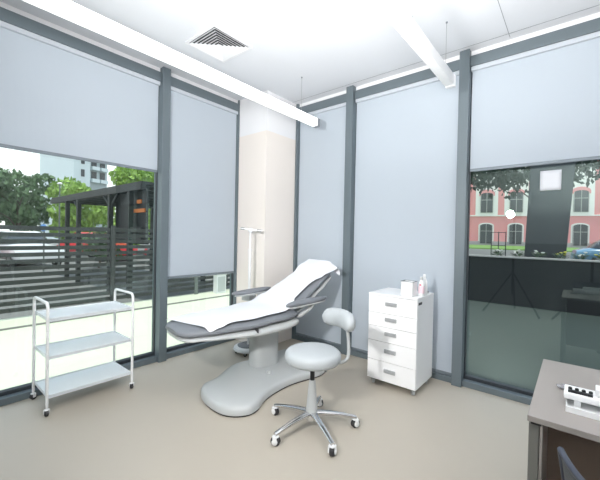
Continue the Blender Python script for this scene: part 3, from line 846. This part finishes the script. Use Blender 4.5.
# tower
t = thing('tower_block', 'pale grey blue high rise block beyond the trees', 'building', (-72, 20.2, -.12), R(16))
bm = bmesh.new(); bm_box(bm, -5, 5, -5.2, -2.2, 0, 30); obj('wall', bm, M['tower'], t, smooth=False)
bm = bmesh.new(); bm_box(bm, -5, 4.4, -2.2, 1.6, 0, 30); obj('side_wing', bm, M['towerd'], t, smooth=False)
for k in range(5, 13):
    bm = bmesh.new(); bm_box(bm, 5.0, 5.1, -3.9, -3.3, k * 2.3, k * 2.3 + 1.3); obj('window', bm, M['pane'], t, smooth=False)
    for y in (-1.6, .1):
        bm = bmesh.new(); bm_box(bm, 4.4, 4.5, y, y + 1.0, k * 2.3, k * 2.3 + 1.4); obj('window', bm, M['pane'], t, smooth=False)
        bm = bmesh.new(); bm_box(bm, 4.4, 5.2, y - .2, y + 1.2, k * 2.3 - .7, k * 2.3 - .05); obj('balcony', bm, M['tower'], t, smooth=False)

# street lamp and sign
t = thing('street_lamp', 'thin pale street lamp post in front of the bright trees', 'street lamp', (-11.9, .62, -.12))
bm = bmesh.new(); bm_tube(bm, [(0, 0, 0), (0, 0, 2.2), (0, 0, 3.25)], [.03, .025, .02], 10); obj('pole', bm, M['post'], t)
bm = bmesh.new(); bm_lathe(bm, [(.03, 0), (.09, .02), (.09, .05), (.04, .08)], 16, (0, 0, 3.25)); obj('lamp_head', bm, M['whitewall'], t)
t = thing('parking_sign', 'small round blue sign on a post beyond the fence', 'sign', (-11.39, .03, -.12), R(40))
bm = bmesh.new(); bm_tube(bm, [(0, 0, 0), (0, 0, 1.7)], .025, 8); obj('pole', bm, M['post'], t)
bm = bmesh.new(); bm_lathe(bm, [(.12, 0), (.13, .006), (.12, .014)], 24, (0, -.04, 1.58), 'y'); obj('sign_face', bm, M['sign'], t)

# cars
def car(label, loc, rz, m):
    t = thing('parked_car', label, 'car', loc, rz, 'cars parked in the street')
    # along +x, length 4.2
    prof = [(-2.1, .30, .55), (-2.05, .28, .80), (-1.7, .27, .92), (-1.0, .26, .98), (.6, .26, .98), (1.3, .27, .92), (1.95, .28, .78), (2.1, .32, .55)]
    rings = []
    for x, a, b in prof:
        rings.append(superring((x, 0, (a + b) / 2), (0, 1, 0), (0, 0, 1), .84 if abs(x) < 2 else .72, (b - a) / 2, 20, 4))
    bm = bmesh.new(); bm_loft(bm, rings); obj('body', bm, m, t)
    rings = []
    for z, x0, x1, w in ((.93, -1.55, 1.05, .78), (1.15, -1.35, .70, .72), (1.36, -1.05, .30, .63), (1.42, -.85, .10, .56)):
        c = ((x0 + x1) / 2, 0, z); rings.append(superring(c, (1, 0, 0), (0, 1, 0), (x1 - x0) / 2, w, 24, 5))
    bm = bmesh.new(); bm_loft(bm, rings); obj('cabin_windows', bm, M['carglass'], t)
    rings = [superring((-.38, 0, z), (1, 0, 0), (0, 1, 0), hw, w, 24, 5) for z, hw, w in ((1.37, .70, .645), (1.42, .60, .60), (1.445, .45, .5))]
    bm = bmesh.new(); bm_loft(bm, rings); obj('roof', bm, m, t)
    for sx in (-1.25, 1.3):
        for sy in (-1, 1):
            bm = bmesh.new(); bm_lathe(bm, [(.20, -.09), (.31, -.09), (.32, -.06), (.32, .06), (.31, .09), (.20, .09)], 20, (sx, sy * .74, .32), 'y'); w = obj('wheel', bm, M['rubber'], t)
            bm = bmesh.new(); bm_lathe(bm, [(.19, -.094), (.19, .094)], 16, (sx, sy * .74, .32), 'y'); obj('rim', bm, M['steel'], w)
    return t
cr = car('bright red parked car at the far left behind the fence', (-14.6, -2.1, -.12), R(4), M['carred'])
def car2(label, loc, rz, m):
    c = dup(cr, loc, rz, label)
    for ch in c.children:
        n = ch.name.split('.')[0]
        if n in ('body', 'roof'):
            ch.data = ch.data.copy(); ch.data.materials[0] = m
    return c
car2('white parked car right beside the bright red one', (-14.6, .05, -.12), R(6), M['carwhite'])
car2('dark parked car seen through the fence below the pergola', (-11.6, 6.1, -.12), R(70), M['cardark'])
car2('red parked car beyond the pergola posts', (-16.2, 3.4, -.12), R(20), M['carred'])
car2('blue parked car in the street before the pink building', (5.3, 17.8, .15), R(8), M['carblue'])

# ------------------------------------------------------------ outside: right
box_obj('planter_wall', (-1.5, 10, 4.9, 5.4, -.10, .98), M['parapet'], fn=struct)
bm = bmesh.new(); bm_box(bm, -1.55, 10, 4.85, 4.97, .98, 1.015, bev=.004); struct('planter_coping', bm, M['greywall'])
bm = bmesh.new()
vs = [(2.424, 5.60, -0.10), (3.117, 5.60, -0.10), (3.117, 6.10, -0.10), (2.424, 6.10, -0.10), (2.590, 5.60, 4.74), (3.396, 5.60, 4.74), (3.396, 6.10, 4.74), (2.590, 6.10, 4.74)]
V = [bm.verts.new(v) for v in vs]
for q in ((0, 1, 2, 3), (4, 5, 6, 7), (0, 1, 5, 4), (1, 2, 6, 5), (2, 3, 7, 6), (3, 0, 4, 7)): bm.faces.new([V[i] for i in q])
bmesh.ops.bevel(bm, geom=list(bm.edges), offset=.01, segments=2, affect='EDGES')
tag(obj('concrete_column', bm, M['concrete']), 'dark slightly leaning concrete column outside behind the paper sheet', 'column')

def plant(label, x, petal, seed):
    rnd = random.Random(seed)
    t = thing('flowering_plant', label, 'plant', (3.363 + (x - 3.363) * 1.535, 5.03, .98), 0, 'flowering plants in the planter outside')
    bm = bmesh.new()
    for i in range(46):
        a = rnd.random() * 2 * PI; l = .03 + .06 * rnd.random(); h = .02 + .07 * rnd.random()
        c = Vector((math.cos(a) * l, math.sin(a) * l * .7, h)); d = Vector((math.cos(a), math.sin(a), .6)).normalized(); p = Vector((-d.y, d.x, 0)).normalized()
        c = c * 1.5; s = .045; vs = [c - d * s, c + p * s * .4, c + d * s, c - p * s * .4]
        bm.faces.new([bm.verts.new(v) for v in vs])
    obj('leaves', bm, M['leafp'], t, smooth=False)
    bm = bmesh.new()
    for i in range(5):
        c = (rnd.uniform(-.09, .09), rnd.uniform(-.04, .04), .09 + .07 * rnd.random())
        bm_lathe(bm, [(.008, 0), (.026, .01), (.028, .018), (.006, .024)], 8, c)
    obj('flowers', bm, M[petal], t)
for i, (x, p, l) in enumerate([(2.50, 'petalw', 'white flowering plant nearest the mullion in the planter'), (2.74, 'petalw', 'white flowering plant at the left edge of the column'),
        (2.98, 'petalw', 'white flowering plant in front of the concrete column'), (3.20, 'petaly', 'yellow flowering plant at the right edge of the column'),
        (3.40, 'petalw', 'white flowering plant just right of the yellow one'), (3.60, 'petaly', 'yellow flowering plant at the right end of the planter')]):
    plant(l, x, p, 90 + i)

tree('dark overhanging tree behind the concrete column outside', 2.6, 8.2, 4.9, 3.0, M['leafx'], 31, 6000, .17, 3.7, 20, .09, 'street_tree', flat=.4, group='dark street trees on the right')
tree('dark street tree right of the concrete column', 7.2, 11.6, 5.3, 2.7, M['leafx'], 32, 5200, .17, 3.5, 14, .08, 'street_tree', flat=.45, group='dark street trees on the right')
bm = bmesh.new()
tf = thing('mesh_gate', 'black metal gate panel in front of the pink building', 'gate', (1.25, 9, -.12))
for x in (-.03, .17, .37): bm_box(bm, x - .012, x + .012, -.012, .012, 0, 1.74)
for z in (.9, 1.3, 1.72): bm_box(bm, -.03, .37, -.01, .01, z - .01, z + .01)
obj('gate_frame', bm, M['black'], tf, smooth=False)

box_obj('lawn', (-30, 30, 23, 39, -.12, .78), M['grass'], fn=struct)
box_obj('lawn_kerb', (-30, 30, 22.6, 23, -.12, .70), M['greywall'], fn=struct)

# pink building
t = thing('pink_building', 'pink brick building with white framed arched windows across the street', 'building', (-4.98, 41.18, .2), R(16.4))
S = 2.97; n0, n1 = -4, 7
bm = bmesh.new(); bm_box(bm, n0 * S - S / 2, n1 * S + S / 2, 0, 8, 0, 11.5); obj('wall', bm, M['pink'], t, smooth=False)
bm = bmesh.new(); bm_box(bm, n0 * S - S / 2, n1 * S + S / 2, -.12, 0, 0, 1.0); obj('plinth', bm, M['greywall'], t, smooth=False)
bm = bmesh.new()
for z in (3.95,): bm_box(bm, n0 * S - S / 2, n1 * S + S / 2, -.10, 0, z, z + .14)
bm_box(bm, n0 * S - S / 2, n1 * S + S / 2, -.25, 0, 10.6, 11.2)
obj('cornice', bm, M['pinkw'], t, smooth=False)
def arch(bm, xc, z0, z1, hw, y0, y1, rise=.25, n=8):
    pts = [(xc - hw, z0), (xc + hw, z0)] + [(xc + hw * math.cos(PI * k / n), z1 - rise + rise * math.sin(PI * k / n)) for k in range(n + 1)]
    a = [bm.verts.new((p[0], y0, p[1])) for p in pts]; b = [bm.verts.new((p[0], y1, p[1])) for p in pts]
    bm.faces.new(a); bm.faces.new(b[::-1])
    for i in range(len(pts)): bm.faces.new((a[i], a[(i + 1) % len(pts)], b[(i + 1) % len(pts)], b[i]))
for k in range(n0, n1 + 1):
    xc = k * S
    bm = bmesh.new(); bm_box(bm, xc - 1.16, xc + 1.16, -.08, 0, 4.08, 10.5); obj('window_surround', bm, M['pinkw'], t, smooth=False)
    bm = bmesh.new(); arch(bm, xc, 6.35, 7.1, .82, -.14, -.07, .45); obj('window_arch', bm, M['pink'], t, smooth=False)
    for z0, z1, hw in ((4.38, 6.72, .66), (.75, 3.05, .66)):
        bm = bmesh.new()
        if z0 < 2:
            arch(bm, xc, z0 - .1, z1 + .14, hw + .14, -.10, 0, .32)
            obj('window_surround', bm, M['pinkw'], t, smooth=False)
            bm = bmesh.new()
        arch(bm, xc, z0, z1, hw, -.17, -.05, .28)
        w = obj('window', bm, M['pane'], t, smooth=False)
        bm = bmesh.new()
        bm_box(bm, xc - .03, xc + .03, -.21, -.17, z0, z1); bm_box(bm, xc - hw, xc + hw, -.21, -.17, z0 + (z1 - z0) * .62, z0 + (z1 - z0) * .62 + .06)
        bm_box(bm, xc - hw, xc - hw + .06, -.21, -.17, z0, z1 - .2); bm_box(bm, xc + hw - .06, xc + hw, -.21, -.17, z0, z1 - .2)
        obj('glazing_bars', bm, M['greywall'], w, smooth=False)

# ------------------------------------------------------------ light
w = bpy.data.worlds.new('World'); scene.world = w; w.use_nodes = True
nt = w.node_tree; bg = nt.nodes['Background']
tc = nt.nodes.new('ShaderNodeTexCoord'); sp = nt.nodes.new('ShaderNodeSeparateXYZ'); cr_ = nt.nodes.new('ShaderNodeValToRGB')
nt.links.new(tc.outputs['Generated'], sp.inputs[0]); nt.links.new(sp.outputs['Z'], cr_.inputs[0]); nt.links.new(cr_.outputs[0], bg.inputs['Color'])
cr_.color_ramp.elements[0].position = 0.0; cr_.color_ramp.elements[0].color = (.98, 1.0, 1.0, 1)
cr_.color_ramp.elements[1].position = .8; cr_.color_ramp.elements[1].color = (.62, .78, 1.0, 1)
bg.inputs['Strength'].default_value = 1.7
sun = bpy.data.lights.new('Sun', 'SUN'); sun.energy = 4.2; sun.angle = R(2); sun.color = (1, .96, .88)
so = bpy.data.objects.new('Sun', sun); COL.objects.link(so)
so.rotation_euler = Vector((.05, -.09, 1)).to_track_quat('Z', 'Y').to_euler()

def bounce(name, loc, size, power, col=(1, .985, .97), up=True, tilt=(0, 0, 0)):
    l = bpy.data.lights.new(name, 'AREA'); l.shape = 'DISK'; l.size = size; l.energy = power; l.color = col
    o = bpy.data.objects.new(name, l); COL.objects.link(o); o.location = loc
    o.rotation_euler = (PI + tilt[0], tilt[1], tilt[2]); return o
bounce('bounce_flash', (3.35, -3.25, 1.75), 1.1, 106)
bounce('bounce_flash', (2.75, -2.1, 1.95), 1.0, 50)

l = bpy.data.lights.new('flash_light', 'AREA'); l.shape = 'DISK'; l.size = .13; l.energy = 30; l.spread = R(110); l.color = (1, .99, .98)
o = bpy.data.objects.new('flash_light', l); COL.objects.link(o); o.location = (2.42, -3.62, 1.83)
o.rotation_euler = (Vector((2.42, -3.62, 1.83)) - Vector((1.0, -.3, 1.5))).to_track_quat('Z', 'Y').to_euler()

# ------------------------------------------------------------ camera
cam = bpy.data.cameras.new('Camera'); co = bpy.data.objects.new('Camera', cam); COL.objects.link(co)
cam.sensor_fit = 'HORIZONTAL'; cam.sensor_width = 36; cam.lens = 36 * 333.8 / 600; cam.clip_start = .02; cam.clip_end = 400
yaw, pitch, roll = R(39.694), R(-.6686), R(1.1872)
F = Vector((-math.sin(yaw) * math.cos(pitch), math.cos(yaw) * math.cos(pitch), math.sin(pitch)))
Rt = Vector((math.cos(yaw), math.sin(yaw), 0)); U = Rt.cross(F)
R2 = Rt * math.cos(roll) + U * math.sin(roll); U2 = -Rt * math.sin(roll) + U * math.cos(roll)
co.matrix_world = Matrix(((R2.x, U2.x, -F.x, 3.3632), (R2.y, U2.y, -F.y, -3.3246), (R2.z, U2.z, -F.z, 1.35), (0, 0, 0, 1)))
scene.camera = co
scene.view_settings.view_transform = 'Standard'
scene.view_settings.look = 'None'
scene.view_settings.exposure = 0.0
